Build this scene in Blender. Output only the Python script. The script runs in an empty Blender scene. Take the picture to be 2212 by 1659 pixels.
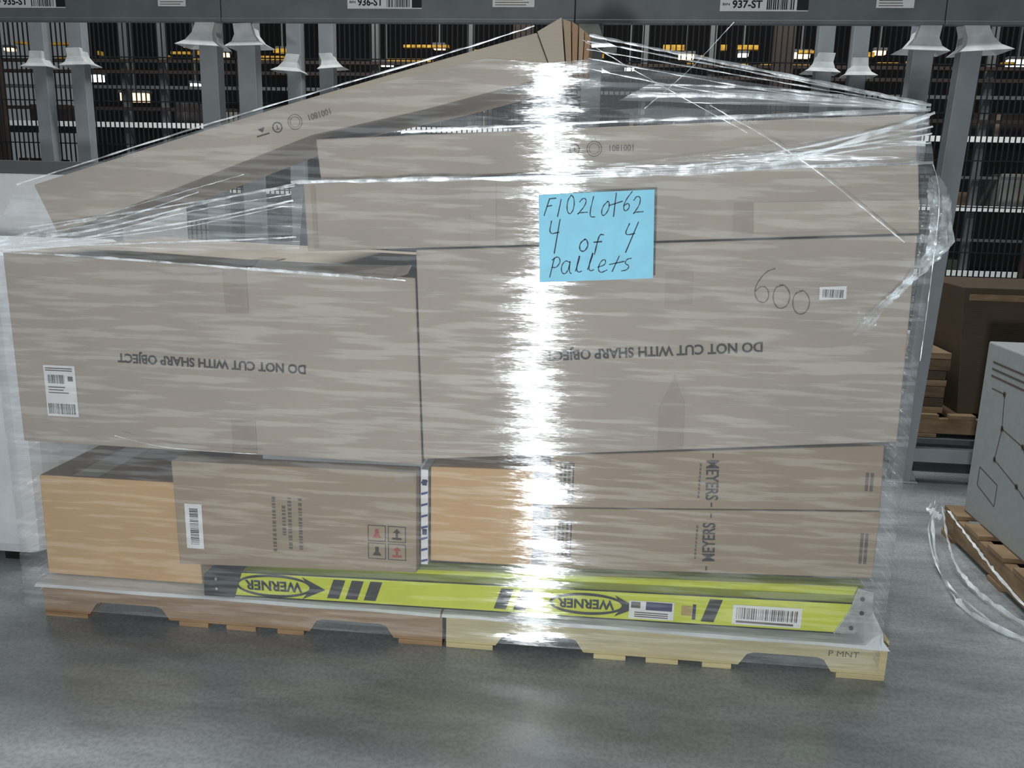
import bpy, bmesh, math, random
from mathutils import Vector, Matrix, Euler
random.seed(7)
sc = bpy.context.scene
COL = sc.collection
sc.view_settings.view_transform = 'Standard'

# ------------------------------------------------------------ materials
def new_mat(name):
    m = bpy.data.materials.new(name); m.use_nodes = True
    nt = m.node_tree; b = nt.nodes['Principled BSDF']
    return m, nt, b
def srgb(r, g, b):
    def f(c):
        c /= 255.0
        return c/12.92 if c <= 0.04045 else ((c+0.055)/1.055)**2.4
    return (f(r), f(g), f(b), 1)
def noisy(name, c1, c2, scale=(3,3,3), nscale=2.0, rough=0.7, metal=0.0, bump=0.0, bscale=60, detail=6, lo=0.3, hi=0.7, spec=0.3):
    m, nt, b = new_mat(name)
    tc = nt.nodes.new('ShaderNodeTexCoord'); mp = nt.nodes.new('ShaderNodeMapping')
    mp.inputs['Scale'].default_value = scale
    nz = nt.nodes.new('ShaderNodeTexNoise'); nz.inputs['Scale'].default_value = nscale; nz.inputs['Detail'].default_value = detail
    rp = nt.nodes.new('ShaderNodeValToRGB')
    rp.color_ramp.elements[0].position = lo; rp.color_ramp.elements[0].color = c1
    rp.color_ramp.elements[1].position = hi; rp.color_ramp.elements[1].color = c2
    L = nt.links
    L.new(tc.outputs['Object'], mp.inputs['Vector']); L.new(mp.outputs[0], nz.inputs['Vector'])
    L.new(nz.outputs['Fac'], rp.inputs[0]); L.new(rp.outputs[0], b.inputs['Base Color'])
    b.inputs['Roughness'].default_value = rough; b.inputs['Metallic'].default_value = metal
    b.inputs['Specular IOR Level'].default_value = spec
    if bump:
        n2 = nt.nodes.new('ShaderNodeTexNoise'); n2.inputs['Scale'].default_value = bscale
        L.new(mp.outputs[0], n2.inputs['Vector'])
        bp = nt.nodes.new('ShaderNodeBump'); bp.inputs['Strength'].default_value = bump; bp.inputs['Distance'].default_value = 0.01
        L.new(n2.outputs['Fac'], bp.inputs['Height']); L.new(bp.outputs[0], b.inputs['Normal'])
    return m
def scl(c, k): return (c[0]*k, c[1]*k, c[2]*k, 1)
def cardboard(name, col, rough=0.75):
    m, nt, b = new_mat(name); L = nt.links
    tc = nt.nodes.new('ShaderNodeTexCoord')
    mp = nt.nodes.new('ShaderNodeMapping'); mp.inputs['Scale'].default_value = (1.2, 1.2, 2)
    nz = nt.nodes.new('ShaderNodeTexNoise'); nz.inputs['Scale'].default_value = 3; nz.inputs['Detail'].default_value = 8
    rp = nt.nodes.new('ShaderNodeValToRGB')
    rp.color_ramp.elements[0].position = 0.3; rp.color_ramp.elements[0].color = scl(col, 0.92)
    rp.color_ramp.elements[1].position = 0.7; rp.color_ramp.elements[1].color = scl(col, 1.07)
    wv = nt.nodes.new('ShaderNodeTexWave'); wv.bands_direction = 'Z'; wv.inputs['Scale'].default_value = 38
    wv.inputs['Distortion'].default_value = 1.5; wv.inputs['Detail'].default_value = 2
    bp = nt.nodes.new('ShaderNodeBump'); bp.inputs['Strength'].default_value = 0.10; bp.inputs['Distance'].default_value = 0.002
    n3 = nt.nodes.new('ShaderNodeTexNoise'); n3.inputs['Scale'].default_value = 4
    b2 = nt.nodes.new('ShaderNodeBump'); b2.inputs['Strength'].default_value = 0.4; b2.inputs['Distance'].default_value = 0.02
    L.new(tc.outputs['Object'], mp.inputs[0]); L.new(mp.outputs[0], nz.inputs['Vector'])
    L.new(nz.outputs['Fac'], rp.inputs[0]); L.new(rp.outputs[0], b.inputs['Base Color'])
    L.new(tc.outputs['Object'], wv.inputs['Vector']); L.new(wv.outputs['Fac'], bp.inputs['Height'])
    L.new(tc.outputs['Object'], n3.inputs['Vector']); L.new(n3.outputs['Fac'], b2.inputs['Height'])
    L.new(b2.outputs[0], bp.inputs['Normal']); L.new(bp.outputs[0], b.inputs['Normal'])
    b.inputs['Roughness'].default_value = rough; b.inputs['Specular IOR Level'].default_value = 0.25
    return m
def flat(name, c, rough=0.6, metal=0.0, spec=0.3):
    return noisy(name, scl(c, .94), scl(c, 1.05), nscale=8, rough=rough, metal=metal, spec=spec)
def glow(name, c, s):
    m, nt, b = new_mat(name); b.inputs['Base Color'].default_value=c
    b.inputs['Emission Color'].default_value=c; b.inputs['Emission Strength'].default_value=s; return m

M_card  = cardboard('cardboard_tan', srgb(168,157,143))
M_cardD = cardboard('cardboard_brown', srgb(156,138,115))
M_cardO = cardboard('cardboard_orange', srgb(200,164,116))
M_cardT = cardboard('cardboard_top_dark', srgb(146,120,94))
M_cardX = cardboard('cardboard_dark_brown', srgb(80,68,55))  # even dark brown for the rack carton and some boards
M_tape  = flat('brown_tape', srgb(154,141,126), .45, spec=.3)
M_tapeL = flat('clear_tape', srgb(176,165,150), .35, spec=.4)
M_ink   = flat('black_ink', srgb(46,41,38), .7)
M_inkL  = flat('faded_ink', srgb(92,81,72), .7)
M_red   = flat('red_ink', srgb(160,72,58), .7)
M_white = flat('white_paper', srgb(225,225,225), .6)
M_whiteG= flat('dull_white_board', srgb(152,158,157), .6)
M_blackp= flat('black_print', srgb(35,35,38), .6)
M_blue  = flat('blue_print', srgb(45,60,130), .5)
M_navy  = flat('navy_print', srgb(35,35,85), .5)
M_orange= flat('orange_print', srgb(176,150,90), .5)
M_cyan  = flat('cyan_paper', srgb(146,216,240), .6)
M_yel   = flat('yellow_fibreglass', srgb(202,211,40), .35, spec=.5)
M_yelD  = flat('yellow_fibreglass_flange', srgb(180,188,38), .4, spec=.5)
M_boot  = flat('black_rubber', srgb(30,30,29), .5)
M_alu   = noisy('aluminium', srgb(165,170,165), srgb(195,200,195), nscale=20, rough=.4, metal=.5)
M_sheet = flat('white_slip_sheet', srgb(215,220,222), .5)
M_woodL = noisy('pallet_wood_brown', srgb(138,110,82), srgb(172,144,112), scale=(1,1,14), nscale=4, rough=.85, bump=.3, bscale=20)
M_woodR = noisy('pallet_wood_pale', srgb(180,168,126), srgb(208,196,154), scale=(1,1,14), nscale=4, rough=.85, bump=.3, bscale=20)
M_woodD = noisy('pallet_wood_old', srgb(112,92,70), srgb(150,128,100), scale=(2,2,10), nscale=4, rough=.85)
M_woodX = noisy('board_dark', srgb(84,70,56), srgb(118,98,78), scale=(2,2,10), nscale=4, rough=.85)
M_rack  = noisy('rack_grey_paint', srgb(142,148,152), srgb(156,162,166), nscale=3, rough=.45, spec=.5)
M_rackB = noisy('rack_beam_paint', srgb(100,106,110), srgb(114,120,124), nscale=3, rough=.45, spec=.5)
M_hole  = flat('slot_dark', srgb(40,42,44), .8)
M_flare = noisy('pale_plastic_bracket', srgb(190,195,195), srgb(225,228,225), nscale=5, rough=.3, spec=.6)
M_wire  = flat('black_wire', srgb(38,40,44), .5)
M_farblk= flat('far_dark_paint', srgb(28,28,29), .7)
M_farbr = flat('far_brown_paint', srgb(52,44,40), .7)
M_farW  = flat('far_shelf_edge', srgb(244,247,247), .5)
M_farY  = noisy('far_yellow_beam', srgb(150,105,30), srgb(228,185,70), nscale=6, rough=.5)
M_farG  = flat('far_grey', srgb(90,95,96), .6)
M_wrap  = noisy('white_wrap', srgb(212,216,220), srgb(230,234,236), nscale=3, rough=.35, bump=.5, bscale=6, spec=.5)
M_dgrey = flat('dark_grey_lid', srgb(95,97,98), .6)
M_spotW = glow('spot_glow_white',(1,1,.95,1),3.0)  # glow for the bright spots added in the background
M_spotR = glow('spot_glow_warm',(1,.66,.42,1),1.8)
M_navyink=flat('marker_ink',srgb(48,56,72),.6)

def floor_mat():
    m, nt, b = new_mat('concrete_floor'); L = nt.links
    tc = nt.nodes.new('ShaderNodeTexCoord'); mp = nt.nodes.new('ShaderNodeMapping')
    mp.inputs['Scale'].default_value = (0.8, 2.6, 1); mp.inputs['Rotation'].default_value = (0,0,-.12)
    n1 = nt.nodes.new('ShaderNodeTexNoise'); n1.inputs['Scale'].default_value = 2.0; n1.inputs['Detail'].default_value = 10; n1.inputs['Roughness'].default_value = .62
    n2 = nt.nodes.new('ShaderNodeTexNoise'); n2.inputs['Scale'].default_value = 90; n2.inputs['Detail'].default_value = 4
    r1 = nt.nodes.new('ShaderNodeValToRGB')
    r1.color_ramp.elements[0].position = .36; r1.color_ramp.elements[0].color = srgb(126,131,133)
    r1.color_ramp.elements[1].position = .66; r1.color_ramp.elements[1].color = srgb(168,174,176)
    mx = nt.nodes.new('ShaderNodeMixRGB'); mx.blend_type = 'MULTIPLY'; mx.inputs[0].default_value = .45
    r2 = nt.nodes.new('ShaderNodeValToRGB')
    r2.color_ramp.elements[0].position = .38; r2.color_ramp.elements[0].color = (.55,.55,.55,1)
    r2.color_ramp.elements[1].position = .58; r2.color_ramp.elements[1].color = (1,1,1,1)
    L.new(tc.outputs['Object'], mp.inputs[0]); L.new(mp.outputs[0], n1.inputs['Vector']); L.new(tc.outputs['Object'], n2.inputs['Vector'])
    L.new(n1.outputs['Fac'], r1.inputs[0]); L.new(n2.outputs['Fac'], r2.inputs[0])
    L.new(r1.outputs[0], mx.inputs[1]); L.new(r2.outputs[0], mx.inputs[2]); L.new(mx.outputs[0], b.inputs['Base Color'])
    b.inputs['Roughness'].default_value = .25; b.inputs['Specular IOR Level'].default_value = .6
    bp = nt.nodes.new('ShaderNodeBump'); bp.inputs['Strength'].default_value = .12; bp.inputs['Distance'].default_value = .003
    L.new(n2.outputs['Fac'], bp.inputs['Height']); L.new(bp.outputs[0], b.inputs['Normal'])
    return m
M_floor = floor_mat()

def film_mat(name, gain=.3, floor_=.15, lo=.5, hi=.62, mscale=(3,3,50), bscale=(1.6,1.6,48), bdist=.0013, rough=.34, aniso=.82, clear=.93, haze=.05, hamp=.0):
    """thin clear film: nearly full transmission plus reflection from fine parallel stretch creases"""
    m = bpy.data.materials.new(name); m.use_nodes = True; nt = m.node_tree; L = nt.links; nt.nodes.clear()
    out = nt.nodes.new('ShaderNodeOutputMaterial'); tc = nt.nodes.new('ShaderNodeTexCoord')
    def nz(scale, s, d):
        mp = nt.nodes.new('ShaderNodeMapping'); mp.inputs['Scale'].default_value = scale; mp.inputs['Rotation'].default_value=(0,.02,0)
        n = nt.nodes.new('ShaderNodeTexNoise'); n.inputs['Scale'].default_value = s; n.inputs['Detail'].default_value = d
        L.new(tc.outputs['Object'], mp.inputs[0]); L.new(mp.outputs[0], n.inputs['Vector']); return n
    g = nt.nodes.new('ShaderNodeBsdfAnisotropic'); g.inputs['Roughness'].default_value = rough; g.inputs['Anisotropy'].default_value = aniso
    t = nt.nodes.new('ShaderNodeCombineXYZ'); t.inputs[0].default_value = 1; L.new(t.outputs[0], g.inputs['Tangent'])
    b = nt.nodes.new('ShaderNodeBump'); b.inputs['Distance'].default_value = bdist; b.inputs['Strength'].default_value = 1
    L.new(nz(bscale,2,3).outputs['Fac'], b.inputs['Height']); L.new(b.outputs[0], g.inputs['Normal'])
    mask = nz(mscale,1.6,4)
    def rng(a, b_):
        mr = nt.nodes.new('ShaderNodeMapRange'); mr.inputs['From Min'].default_value = lo; mr.inputs['From Max'].default_value = hi
        mr.inputs['To Min'].default_value = a; mr.inputs['To Max'].default_value = b_
        L.new(mask.outputs['Fac'], mr.inputs['Value']); return mr
    rg = rng(gain*floor_, gain)
    tint = nt.nodes.new('ShaderNodeMixRGB'); tint.blend_type='MULTIPLY'; tint.inputs[0].default_value=1; tint.inputs[2].default_value=(.93,.97,1,1)
    L.new(rg.outputs[0], tint.inputs[1]); L.new(tint.outputs[0], g.inputs['Color'])
    tr = nt.nodes.new('ShaderNodeBsdfTransparent'); tr.inputs[0].default_value = (clear,clear,clear,1)
    df = nt.nodes.new('ShaderNodeBsdfDiffuse'); df.inputs['Color'].default_value = (.80,.85,.88,1)
    mx = nt.nodes.new('ShaderNodeMixShader'); L.new(rng(haze,haze+hamp).outputs[0], mx.inputs[0])
    L.new(tr.outputs[0], mx.inputs[1]); L.new(df.outputs[0], mx.inputs[2])
    ad = nt.nodes.new('ShaderNodeAddShader'); L.new(mx.outputs[0], ad.inputs[0]); L.new(g.outputs[0], ad.inputs[1]); L.new(ad.outputs[0], out.inputs[0])
    return m
M_film  = film_mat('stretch_film_clear', gain=.50, floor_=.13, lo=.49, hi=.60, mscale=(3.2,3.2,42), bscale=(5,5,60), bdist=.0015, rough=.27, aniso=.87, haze=.085, hamp=.01)
M_filmB = film_mat('stretch_film_bunched', gain=.40, floor_=.08, lo=.50, hi=.62, mscale=(2,2,45), bscale=(2,2,45), bdist=.005, rough=.32, aniso=-.6, haze=.10, hamp=.15)
M_filmT = film_mat('stretch_film_tail', gain=.4, lo=.45, hi=.65, mscale=(9,9,14), bscale=(9,9,14), bdist=.012, rough=.3, aniso=0, haze=.12, hamp=.3)
M_strand= film_mat('stretch_film_strand', gain=.5, lo=.42, hi=.6, mscale=(12,12,12), bscale=(9,9,9), bdist=.006, rough=.35, aniso=0, haze=.3, hamp=.45, clear=.9)
M_loop  = film_mat('loose_film_rope', gain=.3, lo=.4, hi=.6, mscale=(12,12,12), bscale=(9,9,9), bdist=.006, rough=.3, aniso=0, haze=.55, hamp=.3, clear=.9)

# ------------------------------------------------------------ mesh builder
class MB:
    def __init__(s): s.v=[]; s.f=[]; s.m=[]; s.mats=[]
    def mi(s, mat):
        if mat not in s.mats: s.mats.append(mat)
        return s.mats.index(mat)
    def add(s, verts, faces, mat):
        o=len(s.v); s.v += [tuple(v) for v in verts]; k=s.mi(mat)
        for f in faces: s.f.append([i+o for i in f]); s.m.append(k)
    def box(s, a, b, mat):
        x0,y0,z0=a; x1,y1,z1=b
        v=[(x0,y0,z0),(x1,y0,z0),(x1,y1,z0),(x0,y1,z0),(x0,y0,z1),(x1,y0,z1),(x1,y1,z1),(x0,y1,z1)]
        s.add(v,[(0,3,2,1),(4,5,6,7),(0,1,5,4),(1,2,6,5),(2,3,7,6),(3,0,4,7)],mat)
    def prism(s, poly, y0, y1, mat):
        n=len(poly)
        v=[(x,y0,z) for x,z in poly]+[(x,y1,z) for x,z in poly]
        f=[tuple(range(n)), tuple(range(2*n-1,n-1,-1))]
        for i in range(n):
            j=(i+1)%n; f.append((j,i,i+n,j+n))
        s.add(v,f,mat)
    def quad(s, x0,z0,x1,z1,y,mat):
        s.add([(x0,y,z0),(x1,y,z0),(x1,y,z1),(x0,y,z1)],[(0,1,2,3)],mat)
    def poly(s, pts, y, mat): s.add([(p[0],y,p[1]) for p in pts],[tuple(range(len(pts)))],mat)
    def obj(s, name, parent=None, bevel=0, smooth=False, fixn=False):
        me=bpy.data.meshes.new(name); me.from_pydata(s.v,[],s.f); 
        for m in s.mats: me.materials.append(m)
        me.polygons.foreach_set('material_index', s.m)
        if fixn:
            bm=bmesh.new(); bm.from_mesh(me); bmesh.ops.recalc_face_normals(bm, faces=bm.faces); bm.to_mesh(me); bm.free()
        me.update()
        ob=bpy.data.objects.new(name, me); COL.objects.link(ob)
        if smooth: me.polygons.foreach_set('use_smooth',[True]*len(me.polygons))
        if bevel:
            b=ob.modifiers.new('bevel','BEVEL'); b.width=bevel; b.segments=2; b.limit_method='ANGLE'
        if parent: ob.parent=parent
        return ob
def thing(o, label, cat, group=None, kind=None):
    o['label']=label; o['category']=cat
    if group: o['group']=group
    if kind: o['kind']=kind
    return o
def empty(name, loc=(0,0,0)):
    e=bpy.data.objects.new(name,None); e.empty_display_size=.1; COL.objects.link(e); return e

_tc={}
def text_mesh(s, bold=.0):
    k=(s,bold)
    if k in _tc: return _tc[k]
    c=bpy.data.curves.new('t','FONT'); c.body=s; c.align_x='CENTER'; c.align_y='CENTER'; c.offset=bold; c.size=1; c.resolution_u=3
    o=bpy.data.objects.new('t',c); COL.objects.link(o)
    dg=bpy.context.evaluated_depsgraph_get(); dg.update()
    me=bpy.data.meshes.new_from_object(o.evaluated_get(dg))
    v=[(p.co.x,p.co.y) for p in me.vertices]; f=[tuple(p.vertices) for p in me.polygons]
    bpy.data.objects.remove(o); bpy.data.curves.remove(c); bpy.data.meshes.remove(me)
    xs=[p[0] for p in v]; ys=[p[1] for p in v]
    cx,cy=(min(xs)+max(xs))/2,(min(ys)+max(ys))/2
    v=[(a-cx,b-cy) for a,b in v]
    _tc[k]=(v,f,max(xs)-min(xs),max(ys)-min(ys)); return _tc[k]
def text(mb, s, x, z, y, w, h, ang, mat, bold=.01):
    v,f,tw,th=text_mesh(s,bold); a=math.radians(ang); sx=w/tw; sz=h/th
    ca,sa=math.cos(a),math.sin(a); mb.add([(x+p*sx*ca-q*sz*sa, y, z+p*sx*sa+q*sz*ca) for p,q in v], f, mat)
def rrect(mb, x,z,y,w,h,ang,mat):
    a=math.radians(ang); ca,sa=math.cos(a),math.sin(a)
    mb.poly([(x+p*ca-q*sa, z+p*sa+q*ca) for p,q in ((-w/2,-h/2),(w/2,-h/2),(w/2,h/2),(-w/2,h/2))], y, mat)
def barcode(mb, x0,z0,x1,z1,y,mat=None, horizontal=False, n=26, seed=1):
    rnd=random.Random(seed); mat=mat or M_blackp
    if horizontal:
        L=z1-z0; p=z0
        while p<z1-.0005:
            t=L/n*rnd.choice((.35,.6,1.0)); mb.quad(x0,p,x1,min(z1,p+t),y,mat); p+=t+L/n*rnd.choice((.4,.7,1))
    else:
        L=x1-x0; p=x0
        while p<x1-.0005:
            t=L/n*rnd.choice((.35,.6,1.0)); mb.quad(p,z0,min(x1,p+t),z1,y,mat); p+=t+L/n*rnd.choice((.4,.7,1))
def ring(mb, x,z,y,rx,rz,t,mat,ang=0,n=40):
    a=math.radians(ang); ca,sa=math.cos(a),math.sin(a); v=[];f=[]
    for i in range(n):
        q=2*math.pi*i/n
        for k in (1,0):
            p=((rx-(0 if k else t))*math.cos(q),(rz-(0 if k else t))*math.sin(q))
            v.append((x+p[0]*ca-p[1]*sa,y,z+p[0]*sa+p[1]*ca))
    for i in range(n):
        j=(i+1)%n; f.append((2*i,2*j,2*j+1,2*i+1))
    mb.add(v,f,mat)
def strokes(mb, polys, T, y, w, mat):
    for pl in polys:
        P=[Vector(T(*p)) for p in pl]
        for _ in range(2):
            if len(P)>2:
                Q=[P[0]]
                for i in range(len(P)-1):
                    Q.append(P[i]*.75+P[i+1]*.25); Q.append(P[i]*.25+P[i+1]*.75)
                Q.append(P[-1]); P=Q
        v=[];f=[]
        for i,p in enumerate(P):
            d=(P[min(i+1,len(P)-1)]-P[max(i-1,0)]).normalized(); n=Vector((-d.y,d.x))*w/2*(1+.25*math.sin(i*1.7))
            v += [(p.x+n.x,y,p.y+n.y),(p.x-n.x,y,p.y-n.y)]
        for i in range(len(P)-1): f.append((2*i,2*i+1,2*i+3,2*i+2))
        mb.add(v,f,mat)

# ------------------------------------------------------------ boxes
def carton(name, q, y0, depth, mat, label, back=(0,0), mat_top=None, bevel=.0035, group=None, sub=6):
    bl,br,tr,tl=[Vector(p) for p in q]
    bm=bmesh.new(); n=sub
    def P(u,v,w):
        p=(bl*(1-u)+br*u)*(1-v)+(tl*(1-u)+tr*u)*v
        return Vector((p.x+back[0]*w, y0+depth*w, p.y+back[1]*w))
    grid={}
    ni,nj,nk=n,3,2
    def vert(i,j,k):
        key=(i,j,k)
        if key not in grid: grid[key]=bm.verts.new(P(i/ni,j/nj,k/nk))
        return grid[key]
    def face(keys,mi):
        f=bm.faces.new([vert(*k) for k in keys]); f.material_index=mi
    for i in range(ni):
        for j in range(nj):
            face([(i,j,0),(i+1,j,0),(i+1,j+1,0),(i,j+1,0)],0)
            face([(i,j,nk),(i,j+1,nk),(i+1,j+1,nk),(i+1,j,nk)],0)
        for k in range(nk):
            face([(i,nj,k),(i+1,nj,k),(i+1,nj,k+1),(i,nj,k+1)],1)
            face([(i,0,k),(i,0,k+1),(i+1,0,k+1),(i+1,0,k)],0)
    for j in range(nj):
        for k in range(nk):
            face([(0,j,k),(0,j+1,k),(0,j+1,k+1),(0,j,k+1)],0)
            face([(ni,j,k),(ni,j,k+1),(ni,j+1,k+1),(ni,j+1,k)],0)
    bmesh.ops.recalc_face_normals(bm, faces=bm.faces)
    me=bpy.data.meshes.new(name); bm.to_mesh(me); bm.free()
    me.materials.append(mat); me.materials.append(mat_top or mat)
    ob=bpy.data.objects.new(name,me); COL.objects.link(ob)
    b=ob.modifiers.new('bevel','BEVEL'); b.width=bevel; b.segments=2; b.limit_method='ANGLE'
    thing(ob,label,'cardboard box',group)
    return ob

E=.0018
bigL=carton('cardboard_box',[(-1.223,.545),(-.064,.541),(-.082,1.05),(-1.226,1.08)],0,.85,M_card,
   'large tan carton with upside-down printed warning and shipping label')
mb=MB(); text(mb,'DO NOT CUT WITH SHARP OBJECT',-.65,.801,-E,.535,.034,179,M_ink,.032); mb.obj('printed_text',bigL)
mb=MB(); mb.quad(-1.14,.625,-1.047,.772,-E,M_white)
for i,z in enumerate((.762,.756)): mb.quad(-1.135,z,-1.055,z+.003,-E-.0006,M_inkL)
barcode(mb,-1.13,.72,-1.08,.745,-E-.0006,seed=3); mb.quad(-1.07,.728,-1.055,.742,-E-.0006,M_inkL)
for z in (.708,.700,.692): mb.quad(-1.13,z,-1.09+random.random()*.03,z+.003,-E-.0006,M_inkL)
barcode(mb,-1.135,.632,-1.055,.662,-E-.0006,seed=5,n=34)
mb.obj('shipping_label',bigL)
mb=MB(); mb.poly([(-.60,.94),(-.535,.94),(-.538,1.063),(-.605,1.064)],-E,M_tape); mb.add([(-.605,0-E,1.0655),(-.538,-E,1.0645),(-.538,.3,1.0645),(-.605,.3,1.0655)],[(0,1,2,3)],M_tape); mb.obj('packing_tape',bigL)
mb=MB(); mb.quad(-.60,.545,-.53,.64,-E,M_tape); mb.obj('packing_tape',bigL)
mb=MB()
mb.add([(-.52,-.006,1.058),(-.30,-.012,1.052),(-.14,-.022,1.046),(-.095,-.03,1.062),(-.52,.05,1.078),(-.30,.06,1.074),(-.13,.03,1.078),(-.09,.0,1.083)],
       [(0,1,5,4),(1,2,6,5),(2,3,7,6)],M_card)
mb.obj('carton_flap',bigL)

bigR=carton('cardboard_box',[(-.058,.561),(1.164,.678),(1.150,1.194),(-.078,1.122)],-.01,.85,M_card,
   'large tan carton printed upside down with handwritten number and small barcode')
y=-.01-E
mb=MB(); text(mb,'DO NOT CUT WITH SHARP OBJECT',.537,.888,y,.548,.035,185,M_ink,.032); mb.obj('printed_text',bigR)
mb=MB()
g6=[[(.95,1.0),(.55,.85),(.2,.5),(.1,.2),(.3,0),(.65,.02),(.8,.25),(.65,.45),(.35,.42),(.15,.25)]]
def g0(dx): return [[(dx+.5,.62),(dx+.15,.5),(dx+.1,.15),(dx+.4,-.05),(dx+.8,.1),(dx+.9,.45),(dx+.6,.65),(dx+.35,.6)]]
def T600(a,b): return (.772+a*.054, 1.026+b*.092-a*.014)
strokes(mb,g6,T600,y,.0028,M_inkL); strokes(mb,g0(.85),T600,y,.0028,M_inkL); strokes(mb,g0(1.75),T600,y,.0028,M_inkL)
mb.obj('handwritten_number',bigR)
mb=MB(); mb.poly([(.936,1.031),(1.0,1.036),(.998,1.068),(.934,1.063)],y,M_white); barcode(mb,.942,1.038,.992,1.058,y-.0006,seed=9); mb.obj('barcode_sticker',bigR)
mb=MB(); mb.poly([(.565,.623),(.632,.63),(.628,.75),(.606,.80),(.597,.83),(.588,.80),(.562,.74)],y,M_tape); mb.obj('packing_tape',bigR)
mb=MB(); mb.poly([(.56,1.005),(.628,1.01),(.625,1.09),(.558,1.086)],y,M_tape); mb.obj('packing_tape',bigR)

l3=carton('cardboard_box',[(-.368,1.109),(1.157,1.199),(1.135,1.361),(-.375,1.283)],.0,.75,M_card,
   'long tan carton with brown tape seams under the clear film')
mb=MB(); mb.poly([(.062,1.137),(.128,1.141),(.124,1.305),(.058,1.302)],-E,M_tape); mb.obj('packing_tape',l3)
mb=MB(); mb.poly([(.715,1.178),(.765,1.18),(.758,1.262),(.712,1.26)],-E,M_tape); mb.poly([(.765,1.19),(1.15,1.21),(1.146,1.278),(.76,1.262)],-E,M_tapeL); mb.obj('packing_tape',l3)
mb=MB(); mb.poly([(-.35,1.118),(-.338,1.119),(-.343,1.278),(-.355,1.277)],-E,M_tape); mb.obj('packing_tape',l3)

b4=carton('cardboard_box',[(-.331,1.287),(1.134,1.364),(1.121,1.475),(-.342,1.393)],.01,.6,M_card,
   'long low tan carton with small upside-down recycling marks')
def marks(mb,x,z,y,ang,s=1.0):
    a=math.radians(ang); ca,sa=math.cos(a),math.sin(a)
    def T(p,q): return (x+p*ca-q*sa, z+p*sa+q*ca)
    p=T(.085*s,0); text(mb,'1001801',p[0],p[1],y,.062*s,.016*s,ang+180,M_inkL,.02)
    p=T(.015*s,0); ring(mb,p[0],p[1],y,.020*s,.020*s,.002,M_inkL); ring(mb,p[0],p[1],y,.014*s,.014*s,.0015,M_inkL)
    p=T(-.036*s,0); ring(mb,p[0],p[1],y,.014*s,.014*s,.003,M_ink); text(mb,'T',p[0],p[1],y,.011*s,.012*s,ang+180,M_ink,.02)
    mb.poly([T(-.09*s,.010*s),T(-.080*s,-.002*s),T(-.070*s,.010*s)][::-1],y,M_ink)
    rrect(mb,*T(-.080*s,-.008*s),y,.036*s,.004*s,ang,M_ink)
mb=MB(); marks(mb,.352,1.381,.01-E,3,.95); mb.obj('printed_marks',b4)

sec=[(-1.108,1.262,-1.052,1.135),(-.74,1.374,-.70,1.267),(-.37,1.484,-.345,1.401),(-.08,1.565,-.05,1.468),(.217,1.646,.258,1.549)]
bm=bmesh.new(); Rr=[]
for k,(xt,zt_,xb,zb_) in enumerate(sec):
    sh=.05
    Rr.append([bm.verts.new((xb,-.012,zb_)),bm.verts.new((xt,-.012,zt_)),bm.verts.new((xt+sh,.28,zt_+.01)),bm.verts.new((xb+sh,.28,zb_+.01))])
for a,b in zip(Rr,Rr[1:]):
    for i in range(4):
        j=(i+1)%4; bm.faces.new((a[i],b[i],b[j],a[j]))
bm.faces.new(Rr[0]); bm.faces.new(Rr[-1])
bmesh.ops.recalc_face_normals(bm,faces=bm.faces)
me=bpy.data.meshes.new('cardboard_box'); bm.to_mesh(me); bm.free(); me.materials.append(M_card)
tb=bpy.data.objects.new('cardboard_box',me); COL.objects.link(tb)
b=tb.modifiers.new('bevel','BEVEL'); b.width=.003; b.segments=2; b.limit_method='ANGLE'
thing(tb,'long narrow tan carton leaning diagonally across the top of the load','cardboard box')
mb=MB(); marks(mb,-.40,1.428,-.012-E,16.5,.95); mb.obj('printed_marks',tb)
def flap_layer(q,y0,y1,mat):
    mb=MB(); mb.prism(q,y0,y1,mat); return mb.obj('end_flap',tb,bevel=.001,fixn=True)
flap_layer([(.260,1.550),(.290,1.553),(.276,1.680),(.219,1.648)],-.016,.24,M_card)
flap_layer([(.292,1.555),(.304,1.557),(.298,1.672),(.279,1.678)],-.006,.24,M_cardD)
flap_layer([(.306,1.558),(.317,1.559),(.316,1.662),(.301,1.671)],-.014,.23,M_cardT)
flap_layer([(.319,1.560),(.329,1.562),(.331,1.652),(.318,1.661)],-.004,.22,M_cardD)
flap_layer([(.331,1.562),(.342,1.565),(.347,1.637),(.333,1.650)],-.012,.20,M_cardT)

# lower row
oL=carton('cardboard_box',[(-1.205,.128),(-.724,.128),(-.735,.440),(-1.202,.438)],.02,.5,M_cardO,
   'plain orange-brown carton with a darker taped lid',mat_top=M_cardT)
mb=MB(); mb.add([(-1.1,.022,.4415),(-1.02,.022,.4415),(-1.02,.5,.4415),(-1.1,.5,.4415)],[(0,1,2,3)],M_tapeL); mb.obj('packing_tape',oL)
mid=carton('cardboard_box',[(-.755,.220),(-.070,.243),(-.070,.533),(-.760,.527)],-.045,.06,M_cardD,
   'brown carton with white barcode label and red handling symbols')
y=-.045-E
mb=MB(); mb.quad(-.728,.272,-.678,.405,y,M_white); barcode(mb,-.715,.285,-.690,.392,y-.0006,horizontal=True,n=30); mb.obj('barcode_label',mid)
mb=MB()
for (x,c,z0,z1) in ((-.395,M_inkL,.29,.44),(-.425,M_inkL,.29,.44),(-.442,M_inkL,.33,.41),(-.470,M_inkL,.28,.44)):
    z=z0
    while z<z1:
        l=random.uniform(.006,.016); mb.quad(x-.005,z,x+.005,z+l*.6,y,c); z+=l
mb.obj('printed_text',mid)
mb=MB()
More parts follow.
